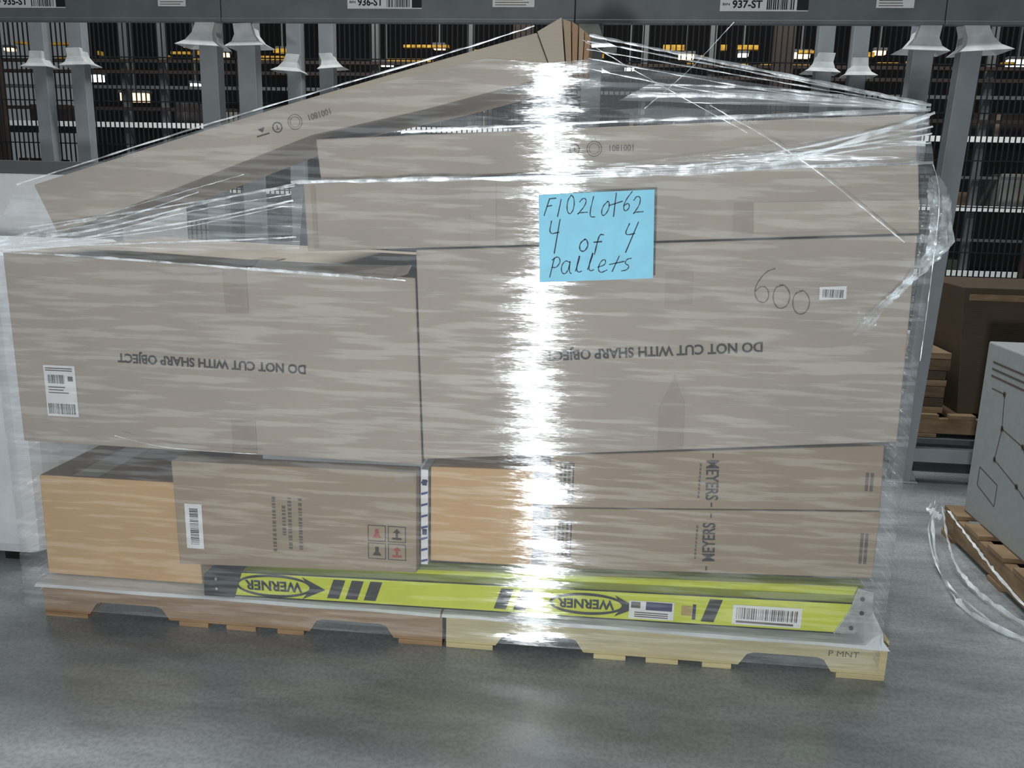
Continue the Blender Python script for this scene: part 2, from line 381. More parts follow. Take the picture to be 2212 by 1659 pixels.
for ix in range(2):
    for iz in range(2):
        x0=-.205+ix*.056; z0=.278+iz*.052
        for q in ((x0,z0,x0+.05,z0+.002),(x0,z0+.045,x0+.05,z0+.047),(x0,z0,x0+.002,z0+.047),(x0+.048,z0,x0+.05,z0+.047)): mb.quad(*q,y,M_ink)
        c=M_red if (ix+iz)%2 else M_ink
        if ix==0: mb.poly([(x0+.012,z0+.01),(x0+.038,z0+.01),(x0+.03,z0+.022),(x0+.03,z0+.036),(x0+.02,z0+.036),(x0+.02,z0+.022)],y,c)
        else:
            mb.quad(x0+.012,z0+.008,x0+.038,z0+.014,y,c); mb.quad(x0+.022,z0+.014,x0+.028,z0+.028,y,c); mb.poly([(x0+.014,z0+.028),(x0+.036,z0+.028),(x0+.025,z0+.04)],y,c)
mb.obj('handling_symbols',mid)
mb=MB(); mb.quad(-.13,.505,-.075,.53,y,M_tape); mb.obj('packing_tape',mid)
mb=MB(); mb.box((-.066,-.005,.252),(-.046,.4,.53),M_white)
for i in range(8):
    z=.258+i*.033
    mb.poly([(-.065,z),(-.047,z+.006),(-.047,z+.012),(-.065,z+.007)],-.006,M_blue)
for i in (2,5): mb.quad(-.062,.245+i*.048,-.049,.262+i*.048,-.0065,M_navy)
thing(mb.obj('paper_pack',bevel=.001),'thin white pack with blue zigzag print between cartons','package')
o2=carton('cardboard_box',[(-.040,.262),(.271,.265),(.271,.545),(-.040,.538)],0,.45,M_cardO,
   'orange-brown carton standing beside the stacked lettered cartons')
mb=MB(); mb.quad(.243,.266,.270,.543,-E,M_blackp); mb.obj('black_edge_strip',o2)
def meyers(q,lab,down):
    o=carton('cardboard_box',q,.0,.5,M_cardD,lab,group='stacked lettered brown cartons')
    bl,br,tr,tl=[Vector(p) for p in q]
    def F(u,v):
        p=(bl*(1-u)+br*u)*(1-v)+(tl*(1-u)+tr*u)*v; return p.x,p.y
    mb=MB(); a=-87 if down else 93
    p=F(.498,.5); text(mb,'MEYERS',p[0],p[1],-E,.110,.034,a,M_ink,.022)
    for vv in (.08,.92):
        p=F(.498,vv); rrect(mb,p[0],p[1],-E,.012,.004,a,M_ink)
    p=F(.460,.5)
    for k in range(9): rrect(mb,p[0],p[1]-.045+k*.011,-E,.008,.005,a,M_inkL)
    mb.obj('printed_text',o)
    mb=MB(); p=F(.045,.5)
    for (dx,dz,w,h) in ((0,.052,.045,.0035),(0,-.052,.045,.0035),(-.022,0,.0035,.106),(.022,0,.0035,.106)): rrect(mb,p[0]+dx,p[1]+dz,-E,w,h,0,M_ink)
    for i in range(3):
        for k in range(8):
            rrect(mb,p[0]-.011+i*.011,p[1]-.042+k*.012,-E,.007,.009,3,M_ink)
    mb.obj('printed_panel',o)
    mb=MB(); p=F(.962,.45)
    for k in range(2): rrect(mb,p[0]+k*.012-.006,p[1],-E,.008,.085 if not down else .05,2,M_inkL)
    mb.obj('printed_mark',o)
    return o
meyers([(.286,.264),(1.150,.297),(1.150,.484),(.290,.438)],'brown carton with black brand lettering, under an identical one',False)
meyers([(.290,.441),(1.148,.487),(1.138,.664),(.286,.588)],'brown carton with black brand lettering, on an identical one',True)

# ------------------------------------------------------------ pallets, slip sheets, ladder
def pallet(x0, mat, lab):
    e=empty('wooden_pallet'); thing(e,lab,'pallet','pallets under the wrapped load')
    W=1.208
    n1a,n1b=.152,.381
    prof=[(0,.016),(n1a-.01,.016),(n1a+.012,.050),(n1a+.03,.056),(n1b-.03,.056),(n1b-.012,.050),(n1b+.01,.016),
          (W-n1b-.01,.016),(W-n1b+.012,.050),(W-n1b+.03,.056),(W-n1a-.03,.056),(W-n1a-.012,.050),(W-n1a+.01,.016),(W,.016),(W,.104),(0,.104)]
    for yy in (.0,.49,.975):
        mb=MB(); mb.prism([(x0+a,b) for a,b in prof],yy,yy+.038,mat); mb.obj('stringer',e)
    for i in range(7):
        mb=MB(); a=x0+i*(W-.12)/6; mb.box((a,-.004+random.uniform(-.004,.002),.1045),(a+.12,1.015,.1205),mat); mb.obj('top_board',e,bevel=.002)
    for a,w in ((.0,.135),(.42,.09),(.565,.09),(.72,.08),(1.08,.128)):
        mb=MB(); mb.box((x0+a,-.002,0.0),(x0+a+w,1.015,.0155),mat); mb.obj('bottom_board',e,bevel=.002)
    return e
pl=pallet(-1.213,M_woodL,'weathered brown wooden pallet with notched stringers')
pr=pallet(.006,M_woodR,'pale yellowish wooden pallet with notched stringers')
mb=MB(); text(mb,'P MNT',1.10,.072,-.0015,.08,.016,0,M_inkL,.0); mb.obj('stencilled_text',pr)

def sheet(x0,x1,lab,curl):
    bm=bmesh.new(); nx,ny=48,12; g=[]
    for j in range(ny+1):
        row=[]
        for i in range(nx+1):
            u=i/nx; v=j/ny; x=x0+(x1-x0)*u
            if j==0: yy,zz=-.046,.116+.0015*math.sin(u*17)
            elif j==1: yy,zz=-.040,.122+.001*math.sin(u*23)
            elif j==2: yy,zz=-.03,.1235
            else: yy,zz=-.03+(v-2/ny)/(1-2/ny)*1.03,.1235
            if curl and u>.955:
                k=(u-.955)/.045; zz+=k*.05*min(1,max(0,(j-.0)/3))*(1 if j<7 else .4); x+=k*(.012 if j==0 else -.006)
            row.append(bm.verts.new((x,yy,zz)))
        g.append(row)
    for j in range(ny):
        for i in range(nx): bm.faces.new((g[j][i],g[j][i+1],g[j+1][i+1],g[j+1][i]))
    me=bpy.data.meshes.new('slip_sheet'); bm.to_mesh(me); bm.free(); me.materials.append(M_sheet)
    o=bpy.data.objects.new('slip_sheet',me); COL.objects.link(o)
    s=o.modifiers.new('s','SOLIDIFY'); s.thickness=.002; s.offset=0
    return thing(o,lab,'slip sheet')
sheet(-1.205,-.004,'white plastic slip sheet lying on the brown pallet',False)
sheet(.002,1.190,'white plastic slip sheet with a curled corner on the pale pallet',True)

lad=empty('step_ladder'); thing(lad,'yellow fibreglass step ladder lying on its side under cartons','ladder')
def zb(x): return .127+(x+.674)*.012
def zt(x): return .203+(x+.674)*.021
yl=-.034
mb=MB()
xl,xr=-.61,1.10
web=[(xl,zb(xl)),(1.075,zb(1.085)),(1.11,zt(1.1)),(xl,zt(xl))]
mb.prism(web,yl,yl+.004,M_yel)
mb.prism([(xl,zt(xl)-.004),(1.11,zt(1.1)-.004),(1.11,zt(1.1)),(xl,zt(xl))],yl,yl+.045,M_yelD)
mb.prism([(xl,zb(xl)),(1.075,zb(1.085)),(1.075,zb(1.085)+.004),(xl,zb(xl)+.004)],yl,yl+.045,M_yelD)
mb.obj('side_rail',lad)
mb=MB()
a=yl+.028
mb.prism([(-.53,zt(-.53)-.01),(1.11,zt(1.1)-.01),(1.128,zt(1.12)+.036),(-.515,zt(-.515)+.018)],a+.018,a+.024,M_yel)
mb.prism([(-.515,zt(-.515)+.012),(1.128,zt(1.12)+.030),(1.128,zt(1.12)+.036),(-.515,zt(-.515)+.018)],yl+.022,yl+.07,M_yelD)
mb.obj('side_rail',lad)
mb=MB(); mb.prism([(-.690,zb(-.69)-.001),(-.60,zb(-.6)-.002),(-.575,zt(-.58)+.003),(-.665,zt(-.67)+.001),(-.688,zt(-.67)-.012)],yl-.006,yl+.05,M_boot)
for zz in (.15,.18): mb.prism([( -.655,zz-.004),(-.648,zz-.004),(-.648,zz+.004),(-.655,zz+.004)],yl-.009,yl-.006,M_alu)
mb.obj('rubber_foot',lad,bevel=.003)
mb=MB(); mb.prism([(1.055,zb(1.08)+.002),(1.11,zb(1.08)+.006),(1.148,.215),(1.145,.275),(1.105,.283),(1.09,.22)],yl-.004,yl+.002,M_alu)
for (a,b_) in ((1.098,.17),(1.12,.215),(1.118,.255)): 
    mb.prism([(a+.006*math.cos(t),b_+.006*math.sin(t)) for t in [i*math.pi/4 for i in range(8)]],yl-.008,yl-.004,M_hole)
mb.obj('end_bracket',lad,bevel=.001)
for xx in (-.45,-.15,.15,.45,.75,1.0):
    mb=MB(); z0=zb(xx)+.012; mb.box((xx,yl+.006,z0),(xx+.07,.5,z0+.012),M_alu); mb.box((xx,yl+.006,z0),(xx+.006,.5,z0+.03),M_alu); mb.obj('tread',lad)
yy=yl-.0015
def wlogo(x,s=1):
    mb=MB()
    z=(zb(x)+zt(x))/2; ring(mb,x,z,yy,.112*s,.035*s,.008,M_blackp,1)
    text(mb,'WERNER',x-.002,z,yy,.168*s,.031*s,181,M_blackp,.035)
    mb.poly([(x+.082*s,z+.034*s),(x+.107*s,z),(x+.082*s,z-.034*s),(x+.150*s,z-.001)],yy-.0003,M_blackp)
    mb.obj('printed_logo',lad)
wlogo(-.483); wlogo(.40,.92)
def bar(x,w=.034,sl=.020):
    mb=MB(); a=zb(x)+.012; b_=zt(x)-.010; mb.poly([(x-w/2-sl/2,a),(x+w/2-sl/2,a),(x+w/2+sl/2,b_),(x-w/2+sl/2,b_)],yy,M_ink); mb.obj('printed_stripe',lad)
for x in (-.302,-.249,-.196,.172,.226,.735): bar(x)
mb=MB(); mb.poly([(.515,.150),(.635,.152),(.635,.205),(.515,.203)],yy-.0006,M_white); mb.quad(.56,.178,.63,.202,yy-.0012,M_navy)
mb.quad(.52,.182,.545,.200,yy-.0012,M_inkL)
for k in range(3): mb.quad(.53,.156+k*.006,.62,.159+k*.006,yy-.0012,M_inkL)
mb.obj('sticker',lad)
mb=MB(); mb.quad(.655,.170,.682,.198,yy-.0006,M_orange); mb.quad(.684,.160,.693,.204,yy-.0010,M_navy); mb.obj('sticker',lad)
mb=MB(); mb.poly([(.79,.155),(.97,.157),(.97,.214),(.79,.212)],yy-.0006,M_white); barcode(mb,.80,.172,.96,.205,yy-.0012,M_inkL,n=40); mb.quad(.80,.161,.95,.167,yy-.0012,M_inkL); mb.obj('barcode_label',lad)

# ------------------------------------------------------------ blue note
note_c=[(.247,1.056),(.524,1.076),(.515,1.287),(.238,1.268)]
yn=-.0665
mb=MB(); mb.poly(note_c,yn,M_cyan)
note=mb.obj('paper_note'); thing(note,'bright blue paper note with handwritten lot and pallet count','note')
G={
 'F':[[(.1,0),(.15,1)],[(.1,1),(.8,1.02)],[(.12,.55),(.6,.6)]],
 '1':[[(.4,1),(.35,0)]],
 '0':[[(.5,.95),(.15,.7),(.15,.2),(.5,0),(.85,.3),(.8,.8),(.5,.95)]],
 '2':[[(.1,.75),(.35,1),(.75,.9),(.7,.5),(.2,.05),(.1,.0),(.3,.1),(1.1,.1)]],
 'L':[[(.3,1),(.15,.05),(.8,.03)]],
 'o':[[(.5,.7),(.15,.5),(.2,.1),(.6,0),(.85,.35),(.6,.7),(.4,.68)]],
 't':[[(.55,1.05),(.4,0)],[(-.1,.5),(1.2,.66)]],
 '6':[[(.8,1),(.3,.6),(.15,.2),(.45,0),(.8,.2),(.6,.45),(.2,.3)]],
 '4':[[(.25,1),(.1,.5),(.85,.58)],[(.85,1.05),(.55,-.2)]],
 'f':[[(.8,.95),(.5,1),(.4,.7),(.35,-.15)],[(.1,.55),(.75,.58)]],
 'P':[[(.15,-.15),(.3,1.1)],[(.1,.95),(.6,1.2),(.95,.85),(.65,.45),(.2,.5)]],
 'a':[[(.82,.62),(.45,.76),(.08,.5),(.1,.1),(.45,-.02),(.75,.25),(.85,.66)],[(.85,.7),(.80,.1),(1.05,.0)]],
 'l':[[(.3,.1),(.55,1.15),(.42,1.15),(.36,.2),(.6,0),(.9,.1)]],
 'e':[[(.05,.3),(.75,.42),(.6,.72),(.2,.6),(.12,.2),(.45,0),(1.0,.15)]],
 's':[[(.8,.7),(.35,.65),(.3,.4),(.75,.3),(.7,.05),(.15,0)]],
}
def hand(s,x,z,cw,h,w,slope,seed=0):
    mb=MB(); rr_=random.Random(seed)
    for i,c in enumerate(s):
        k=rr_.uniform(.80,1.16); o=rr_.uniform(-.12,.12); tl=rr_.uniform(.0,.3)
        if c in G: strokes(mb,G[c],lambda a,b,i=i,k=k,o=o,tl=tl:(x+(i+a*.92)*cw+b*h*tl, z+(b*k+o)*h+(i+a)*cw*slope),yn-.0012,w,M_navyink)
    mb.obj('handwriting',note)
hand('F102Lot62',.250,1.214,.0268,.048,.0022,.07,1)
hand('4',.262,1.134,.037,.058,.0024,.05,2)
hand('of',.335,1.138,.034,.050,.0028,.05,4)
hand('4',.438,1.143,.037,.058,.0024,.05,5)
hand('Pallets',.268,1.074,.0290,.044,.0022,.08,3)

# ------------------------------------------------------------ stretch film
top_pts=[(-1.228,1.09),(-1.12,1.255),(-.45,1.455),(.10,1.58),(.25,1.57),(.345,1.58),(1.12,1.480),(1.17,1.25)]
def topz(x):
    if x<=top_pts[0][0]: return top_pts[0][1]
    for (a,b_),(c,d) in zip(top_pts,top_pts[1:]):
        if x<=c: return b_+(d-b_)*(x-a)/(c-a)
    return top_pts[-1][1]
bm=bmesh.new(); path=[(-1.232,.18),(-1.234,.08),(-1.234,.0)]
N=90
for i in range(N+1): path.append((-1.228+2.40*i/N,-.062))
path += [(1.178,.0),(1.176,.08),(1.172,.18)]
rows=220; g=[]
for j in range(rows+1):
    row=[]
    for i,(x,yv) in enumerate(path):
        v=j/rows; z=.06+(topz(x)-.06)*v
        front=3<=i<=N+3
        # taut film: gentle creases plus a slow twist that makes reflections wander sideways with height
        tw=.007*math.sin(z*7+2.2)+.0035*math.sin(z*31+1.1)+.003*math.sin(z*97)
        dy=(.0006*math.sin(z*60+x*1.2)+.0003*math.sin(z*150+math.sin(x*2)*1.2)+max(-.35,min(.35,(x-.25)))*tw) if front else 0
        row.append(bm.verts.new((x,yv+dy,z)))
    g.append(row)
for j in range(rows):
    for i in range(len(path)-1): bm.faces.new((g[j][i],g[j][i+1],g[j+1][i+1],g[j+1][i]))
me=bpy.data.meshes.new('stretch_film'); bm.to_mesh(me); bm.free(); me.materials.append(M_film)
me.polygons.foreach_set('use_smooth',[True]*len(me.polygons))
film=bpy.data.objects.new('stretch_film',me); COL.objects.link(film)
thing(film,'clear glossy stretch film wrapped around the pallet load','stretch film')

def strand(pts, w, mat=None, name='film_strand', wob=.0006, parent=None, seed=0):
    r=random.Random(seed*7+len(pts)); P=[Vector(p) for p in pts]; n=40; out=[]
    tot=len(P)-1
    def cr(t):
        i=min(int(t),tot-1); u=t-i
        p0=P[max(i-1,0)];p1=P[i];p2=P[i+1];p3=P[min(i+2,tot)]
        return .5*((2*p1)+(p2-p0)*u+(2*p0-5*p1+4*p2-p3)*u*u+(3*p1-p0-3*p2+p3)*u**3)
    v=[];f=[]
    for k in range(n+1):
        c=cr(tot*k/n); d=(cr(min(tot*k/n+.02,tot))-cr(max(tot*k/n-.02,0))).normalized()
        up=Vector((0,-1,0)).cross(d).normalized()
        c=c+Vector((0,r.uniform(-wob,wob),r.uniform(-wob,wob)))
        ww=w*(.5+.8*r.random())
        v += [c+up*ww/2, c+Vector((0,-ww*.25,0)), c-up*ww/2]
    for k in range(n):
        a=3*k; f += [(a,a+1,a+4,a+3),(a+1,a+2,a+5,a+4)]
    mb=MB(); mb.add(v,f,mat or M_strand)
    return mb.obj(name,parent or film,smooth=True)
yS=-.074
S=[([(.345,1.630),(1.12,1.487)],.008),([(.34,1.618),(1.12,1.485)],.004),
   ([(.34,1.600),(1.11,1.482)],.003),([(.345,1.58),(.75,1.515),(1.1,1.478)],.003),([(.33,1.56),(.7,1.50),(1.1,1.477)],.003),
   ([(-.1,1.298),(.35,1.312),(.75,1.345),(1.0,1.42),(1.13,1.47)],.010),
   ([(.1,1.305),(.5,1.33),(.85,1.39),(1.12,1.46)],.005),([(.3,1.32),(.7,1.35),(1.13,1.44)],.004),
   ([(.5,1.335),(.8,1.37),(1.13,1.425)],.004),([(.2,1.308),(.7,1.345),(1.0,1.39),(1.13,1.405)],.004),
   ([(-.38,1.284),(.2,1.308),(.7,1.338),(1.14,1.362)],.009),
   ([(-.1,1.408),(.2,1.428),(.7,1.455),(1.12,1.477)],.009),
   ([(.45,1.50),(.8,1.50),(1.11,1.479)],.010),([(.5,1.525),(.8,1.515),(1.11,1.481)],.006),
   ([(-1.24,1.10),(-.95,1.13),(-.6,1.19),(-.375,1.24)],.005),([(-1.24,1.095),(-.9,1.155),(-.6,1.23),(-.37,1.28)],.005),
   ([(-1.24,1.09),(-.9,1.115),(-.5,1.14),(-.37,1.15)],.005),([(-1.12,1.15),(-.8,1.2),(-.37,1.275)],.004),
   ([(-1.23,1.10),(-1.05,1.15),(-.9,1.18)],.006),([(-1.23,1.105),(-1.1,1.13),(-.95,1.14)],.009),
   ([(-1.05,1.14),(-.85,1.18),(-.62,1.255)],.003),([(-1.0,1.12),(-.7,1.16),(-.4,1.225)],.003),
   ([(-1.0,1.16),(-.8,1.215),(-.5,1.30)],.002),([(-.9,1.14),(-.65,1.205),(-.38,1.255)],.003),
   ([(-1.24,1.088),(-1.0,1.085),(-.6,1.07),(-.2,1.052)],.006),
   ([(.63,1.48),(.85,1.36),(1.10,1.18)],.003),([(.33,1.62),(.5,1.53),(.72,1.42)],.002),
   ([(.67,1.66),(.58,1.56),(.48,1.47)],.002),
   ([(-1.11,1.262),(-.6,1.415),(0,1.585),(.217,1.65)],.004),
   ([(-.9,.60),(-.75,.575),(-.5,.57)],.002),
   ([(-.09,1.05),(-.3,1.06),(-.5,1.068)],.005),
   ([(1.14,1.36),(1.165,1.28),(1.17,1.1),(1.17,.9)],.002)]
for i,(p,w) in enumerate(S):
    strand([(a,yS,b_) for a,b_ in p],w,seed=i)
def gathered(c, nx,nz, amp, name, seed):
    r=random.Random(seed); a,b_,cc,d=[Vector(p) for p in c]; v=[];f=[]
    for j in range(nz+1):
        ph=r.uniform(0,6)
        for i in range(nx+1):
            u=i/nx; w=j/nz; p=(a*(1-u)+b_*u)*(1-w)+(d*(1-u)+cc*u)*w
            v.append(p+Vector((0,amp*math.sin(u*7+ph)+amp*.5*math.sin(u*19+ph*2),amp*.4*math.sin(u*9+ph))))
    for j in range(nz):
        for i in range(nx):
            q=j*(nx+1)+i; f.append((q,q+1,q+nx+2,q+nx+1))
    mb=MB(); mb.add(v,f,M_filmB); return mb.obj(name,film,smooth=True)
gathered([(.42,-.05,1.490),(1.10,-.05,1.478),(.98,.04,1.510),(.50,.07,1.545)],40,12,.0015,'gathered_film',1)
gathered([(-1.24,-.06,1.085),(-.38,-.03,1.115),(-.38,.02,1.275),(-1.12,.02,1.16)],40,20,.001,'gathered_film',2)
gathered([(.15,-.072,1.312),(1.12,-.072,1.366),(1.12,-.072,1.45),(.55,-.072,1.36)],40,12,.0015,'gathered_film',3)
mb=MB(); r=random.Random(5); path=[(1.14,1.33),(1.165,1.27),(1.175,1.17),(1.135,1.11),(1.09,1.06),(1.045,1.01),(1.025,.965)]
v=[];f=[]; n=60; wdt=[.02,.045,.06,.05,.04,.04,.06]
for k in range(n+1):
    t=k/n*(len(path)-1); i=min(int(t),len(path)-2); u=t-i
    cx=path[i][0]*(1-u)+path[i+1][0]*u; cz=path[i][1]*(1-u)+path[i+1][1]*u; w=wdt[i]*(1-u)+wdt[i+1]*u
    for m in range(9):
        s=(m/8-.5)*w
        v.append((cx+s+r.uniform(-.002,.002), -.085+.008*math.sin(m*2.1+k*.3)+r.uniform(-.004,.004), cz+r.uniform(-.002,.002)+s*.5))
for k in range(n):
    for m in range(8): q=k*9+m; f.append((q,q+1,q+10,q+9))
mb.add(v,f,M_filmT); mb.obj('film_tail',film)

# ------------------------------------------------------------ floor, wall
mb=MB(); mb.box((-9,-5,-.05),(9,13,0),M_floor); fl=mb.obj('floor'); fl['kind']='structure'
mb=MB(); mb.box((-9,12.9,0),(9,13,5),M_farblk); w=mb.obj('wall_back'); w['kind']='structure'

# ------------------------------------------------------------ near rack
rack=empty('storage_rack'); thing(rack,'grey steel storage rack with labelled beams and wire mesh back','storage rack')
def upright(x,y,par,w=.085,mat=M_rack,h=2.6,d=.07,lean=0):
    mb=MB()
    v=[]
    for zz,dx in ((0,0),(h,lean)):
        v += [(x-w/2+dx,y,zz),(x+w/2+dx,y,zz),(x+w/2+dx,y+d,zz),(x-w/2+dx,y+d,zz)]
    mb.add(v,[(0,3,2,1),(4,5,6,7),(0,1,5,4),(1,2,6,5),(2,3,7,6),(3,0,4,7)],mat)
    mb.box((x-w/2-.03,y-.02,0),(x+w/2+.03,y+d+.02,.006),mat)
    mb.prism([(x+w/2,.006),(x+w/2+.03,.006),(x+w/2,.07)],y+.01,y+.016,mat)
    mb.prism([(x-w/2,.006),(x-w/2,.07),(x-w/2-.03,.006)],y+.01,y+.016,mat)
    return mb.obj('upright',par,bevel=.004)
def flare(x,y,z,par,s=1.0,sk=0):
    bm=bmesh.new(); sec=[(.036,.032,.085),(.038,.036,.045),(.052,.045,.018),(.080,.06,0.0)]; R_=[]
    for (a,b_,h) in sec:
        a*=s;b_*=s;h*=s
        R_.append([bm.verts.new((x+a*p+sk*(.08-h),y+.03+b_*q,z+h+sk*.15*p*a)) for p,q in ((-1,-1),(1,-1),(1,1),(-1,1))])
    for A,B in zip(R_,R_[1:]):
        for i in range(4): j=(i+1)%4; bm.faces.new((A[i],B[i],B[j],A[j]))
    me=bpy.data.meshes.new('flared_bracket'); bm.to_mesh(me); bm.free(); me.materials.append(M_flare)
    o=bpy.data.objects.new('flared_bracket',me); COL.objects.link(o); o.parent=par
    so=o.modifiers.new('s','SOLIDIFY'); so.thickness=.002
yF=1.75
for x,ln in ((-1.43,-.0),(-1.25,0),(.16,0),(.315,0),(1.66,.05),(1.83,.08)): upright(x,yF,rack,lean=ln)
for x,sk,s_ in ((-1.43,-.3,1.25),(-1.25,.2,1.15),(.30,.3,1.2),(1.70,-.2,1.2),(1.89,.4,1.3)): flare(x,yF-.02,1.885,rack,s_,sk)
yR=2.8
for i,x in enumerate((-2.97,-2.73,-1.41,-1.22,.10,.28,1.54,1.72,3.1,3.28)): 
    upright(x,yR,rack,w=.085); flare(x,yR-.02,1.93+.012*math.sin(i*2.3),rack,1.05+.12*math.sin(i*1.3),.5*math.sin(i*2.7))
for k,(a,b_) in enumerate([(-3.1,-1.34),(-1.34,.235),(.235,1.75),(1.75,3.4)]):
    mb=MB(); yb=yF-.045
    mb.box((a+.002,yb,1.985),(b_-.002,yb+.04,2.14),M_rackB); mb.box((a+.002,yb-.006,1.985),(b_-.002,yb,2.0),M_rackB)
    bo=mb.obj('beam',rack,bevel=.003)
    if k in (0,3):
        mb=MB(); mb.box((a+.002,yb+.05,.10),(b_-.002,yb+.09,.165),M_rack); mb.obj('beam',rack,bevel=.003)
def loc_label(num,x0,x1,z0=2.040,z1=2.094):
    y=yF-.045-.0012; mb=MB(); mb.quad(x0,z0,x1,z1,y,M_white); W_=x1-x0
    text(mb,'BIN',x0+W_*.07,(z0+z1)/2,y-.0006,W_*.08,.010,0,M_blackp,.02)
    text(mb,num+'-ST',x0+W_*.31,(z0+z1)/2,y-.0006,W_*.34,.032,0,M_blackp,.03)
    barcode(mb,x0+W_*.53,z0+.006,x0+W_*.84,z1-.006,y-.0006,n=20,seed=int(num))
    mb.quad(x0+W_*.87,z0+.004,x0+W_,z1-.004,y-.0006,M_blackp)
    mb.obj('location_label',rack)
loc_label('935',-2.42,-2.07); loc_label('936',-.76,-.43); loc_label('937',.84,1.20,2.034,2.088)
for x0,x1 in ((-1.63,-1.5),(-.12,.06),(1.47,1.62)):
    mb=MB(); y=yF-.0464; mb.quad(x0,2.048,x1,2.105,y,M_white)
    for i in range(4): mb.quad(x0+.01,2.055+i*.010,x1-.03+random.uniform(-.02,.02),2.058+i*.010,y-.0006,M_inkL)
    mb.obj('paper_label',rack)
def wires(x0,x1,z0,z1,y,px,pz,t,name,par):
    mb=MB(); x=x0
    while x<=x1: mb.box((x,y,z0),(x+t,y+t,z1),M_wire); x+=px
    z=z0
    while z<=z1: mb.box((x0,y-t,z),(x1,y,z+t),M_wire); z+=pz
    return mb.obj(name,par)
for k in range(5):
    wires(-4.2+k*1.56,-4.2+(k+1)*1.56-.02,.75,2.62,yR+.09,.030,.25,.0065,'wire_mesh_panel',rack)

# ------------------------------------------------------------ far rack
far=empty('storage_rack'); thing(far,'dark storage rack with pale shelf edges across the aisle','storage rack')
yf=6.0
for x in (-7.0,-5.6,-3.0,-.4,1.9,4.25,6.5):
    mb=MB(); mb.box((x-.09,yf-.1,0),(x+.09,yf-.025,3.4),M_farbr); mb.obj('upright',far)
for x in (-6.4,-4.3,-3.9,-1.8,-.9,.7,1.3,3.1,3.7,5.2):
    mb=MB(); mb.box((x-.03,yf+.03,0),(x+.03,yf+.1,3.4),M_farG); mb.obj('upright',far)
for z in (.08,.65,1.23,1.83):
    mb=MB(); mb.box((-7.2,yf-.02,z-.024),(7,yf+.018,z+.024),M_farW); mb.obj('beam',far)
    mb=MB(); mb.box((-7.2,yf+.13,z-.02),(7,yf+1.2,z+.0),M_farblk); mb.obj('shelf',far)
for z in (1.98,2.18,2.32,2.42):
    mb=MB(); mb.box((-7.2,yf-.02,z-.015),(7,yf+.018,z+.015),M_farG if z==2.18 else M_farbr); mb.obj('beam',far)
for z in (.95,1.5):
    mb=MB(); mb.box((1.9,yf-.02,z-.012),(7,yf+.018,z+.012),M_farG); mb.obj('beam',far)
r=random.Random(4)
for zr in (2.50,2.56,2.62):
    x=-7
    while x<7:
        l=r.choice((.03,.06,.1,.2,.45)); z0=zr+r.uniform(-.02,.03); h=r.choice((.012,.025,.04,.05))
        if r.random()<.52:
            mb=MB(); mb.box((x,yf+.5,z0),(x+l,yf+.56,z0+h),M_farY); mb.obj('beam',far)['label']='yellow painted beam'
        x+=l+r.uniform(.02,.4)
cols=[(120,100,80),(70,70,72),(150,155,150),(90,105,85),(55,50,50)]
cm=[flat('far_box_%d'%i,srgb(*c)) for i,c in enumerate(cols)]
cl=['brown carton on a shelf','dark grey carton on a shelf','pale grey carton on a shelf','greenish carton on a shelf','blackish carton on a shelf']
r=random.Random(11)
for z in (.08,.65,1.23,1.83):
    x=-6.8
    while x<6.2:
        w_=r.uniform(.15,.45); h_=r.uniform(.10,.34 if z<1.8 else .25); k=r.choice((0,1,1,2,3,4,4))
        if r.random()<.75 and (x<-1.0 or x>2.0 or z>1.8):
            mb=MB(); yv=yf+.16+r.uniform(0,.2); mb.box((x,yv,z+.001),(x+w_,yv+.5,z+h_),cm[k]); mb.quad(x+w_*.45,z+.01,x+w_*.55,z+h_-.005,yv-.001,M_tape)
            thing(mb.obj('cardboard_box',bevel=.006),cl[k],'cardboard box','cartons on the far rack')
        x+=w_+r.uniform(.03,.3)
for (x,z,s,mt) in ((-5.6,2.42,.12,M_spotW),(-5.1,2.20,.16,M_spotR),(-4.35,2.38,.05,M_spotW),(-3.3,2.75,.06,M_spotR),(-6.2,2.1,.05,M_spotW),(-2.1,2.62,.07,M_spotW),(1.2,2.72,.08,M_spotR),(2.4,2.74,.09,M_spotR),(4.6,2.68,.1,M_spotW),(5.2,2.45,.05,M_spotR),(.6,2.6,.05,M_spotW),(5.9,2.75,.07,M_spotW),
   (-6.6,2.75,.05,M_spotR),(-4.0,2.70,.07,M_spotR),(-2.8,2.80,.05,M_spotW),(-1.5,2.8,.06,M_spotR),(1.8,2.75,.05,M_spotW),(3.2,2.78,.06,M_spotR),(3.7,2.72,.05,M_spotR),(-3.8,2.05,.05,M_spotW)):
    mb=MB(); yv=7.6; mb.box((x-s,yv,z),(x+s,yv+.08,z+s*.6),mt); mb.box((x-s*1.15,yv-.01,z+s*.6),(x+s*1.15,yv+.09,z+s*.6+.03),M_farG); mb.box((x-.008,yv+.03,z+s*.6+.03),(x+.008,yv+.046,4.2),M_farG)
    thing(mb.obj('added_bright_spot'),'small glowing box added as a bright spot beyond the racks','bright spot','bright spots beyond the racks')  # glowing boxes added for bright spots; their shades and cords are made up

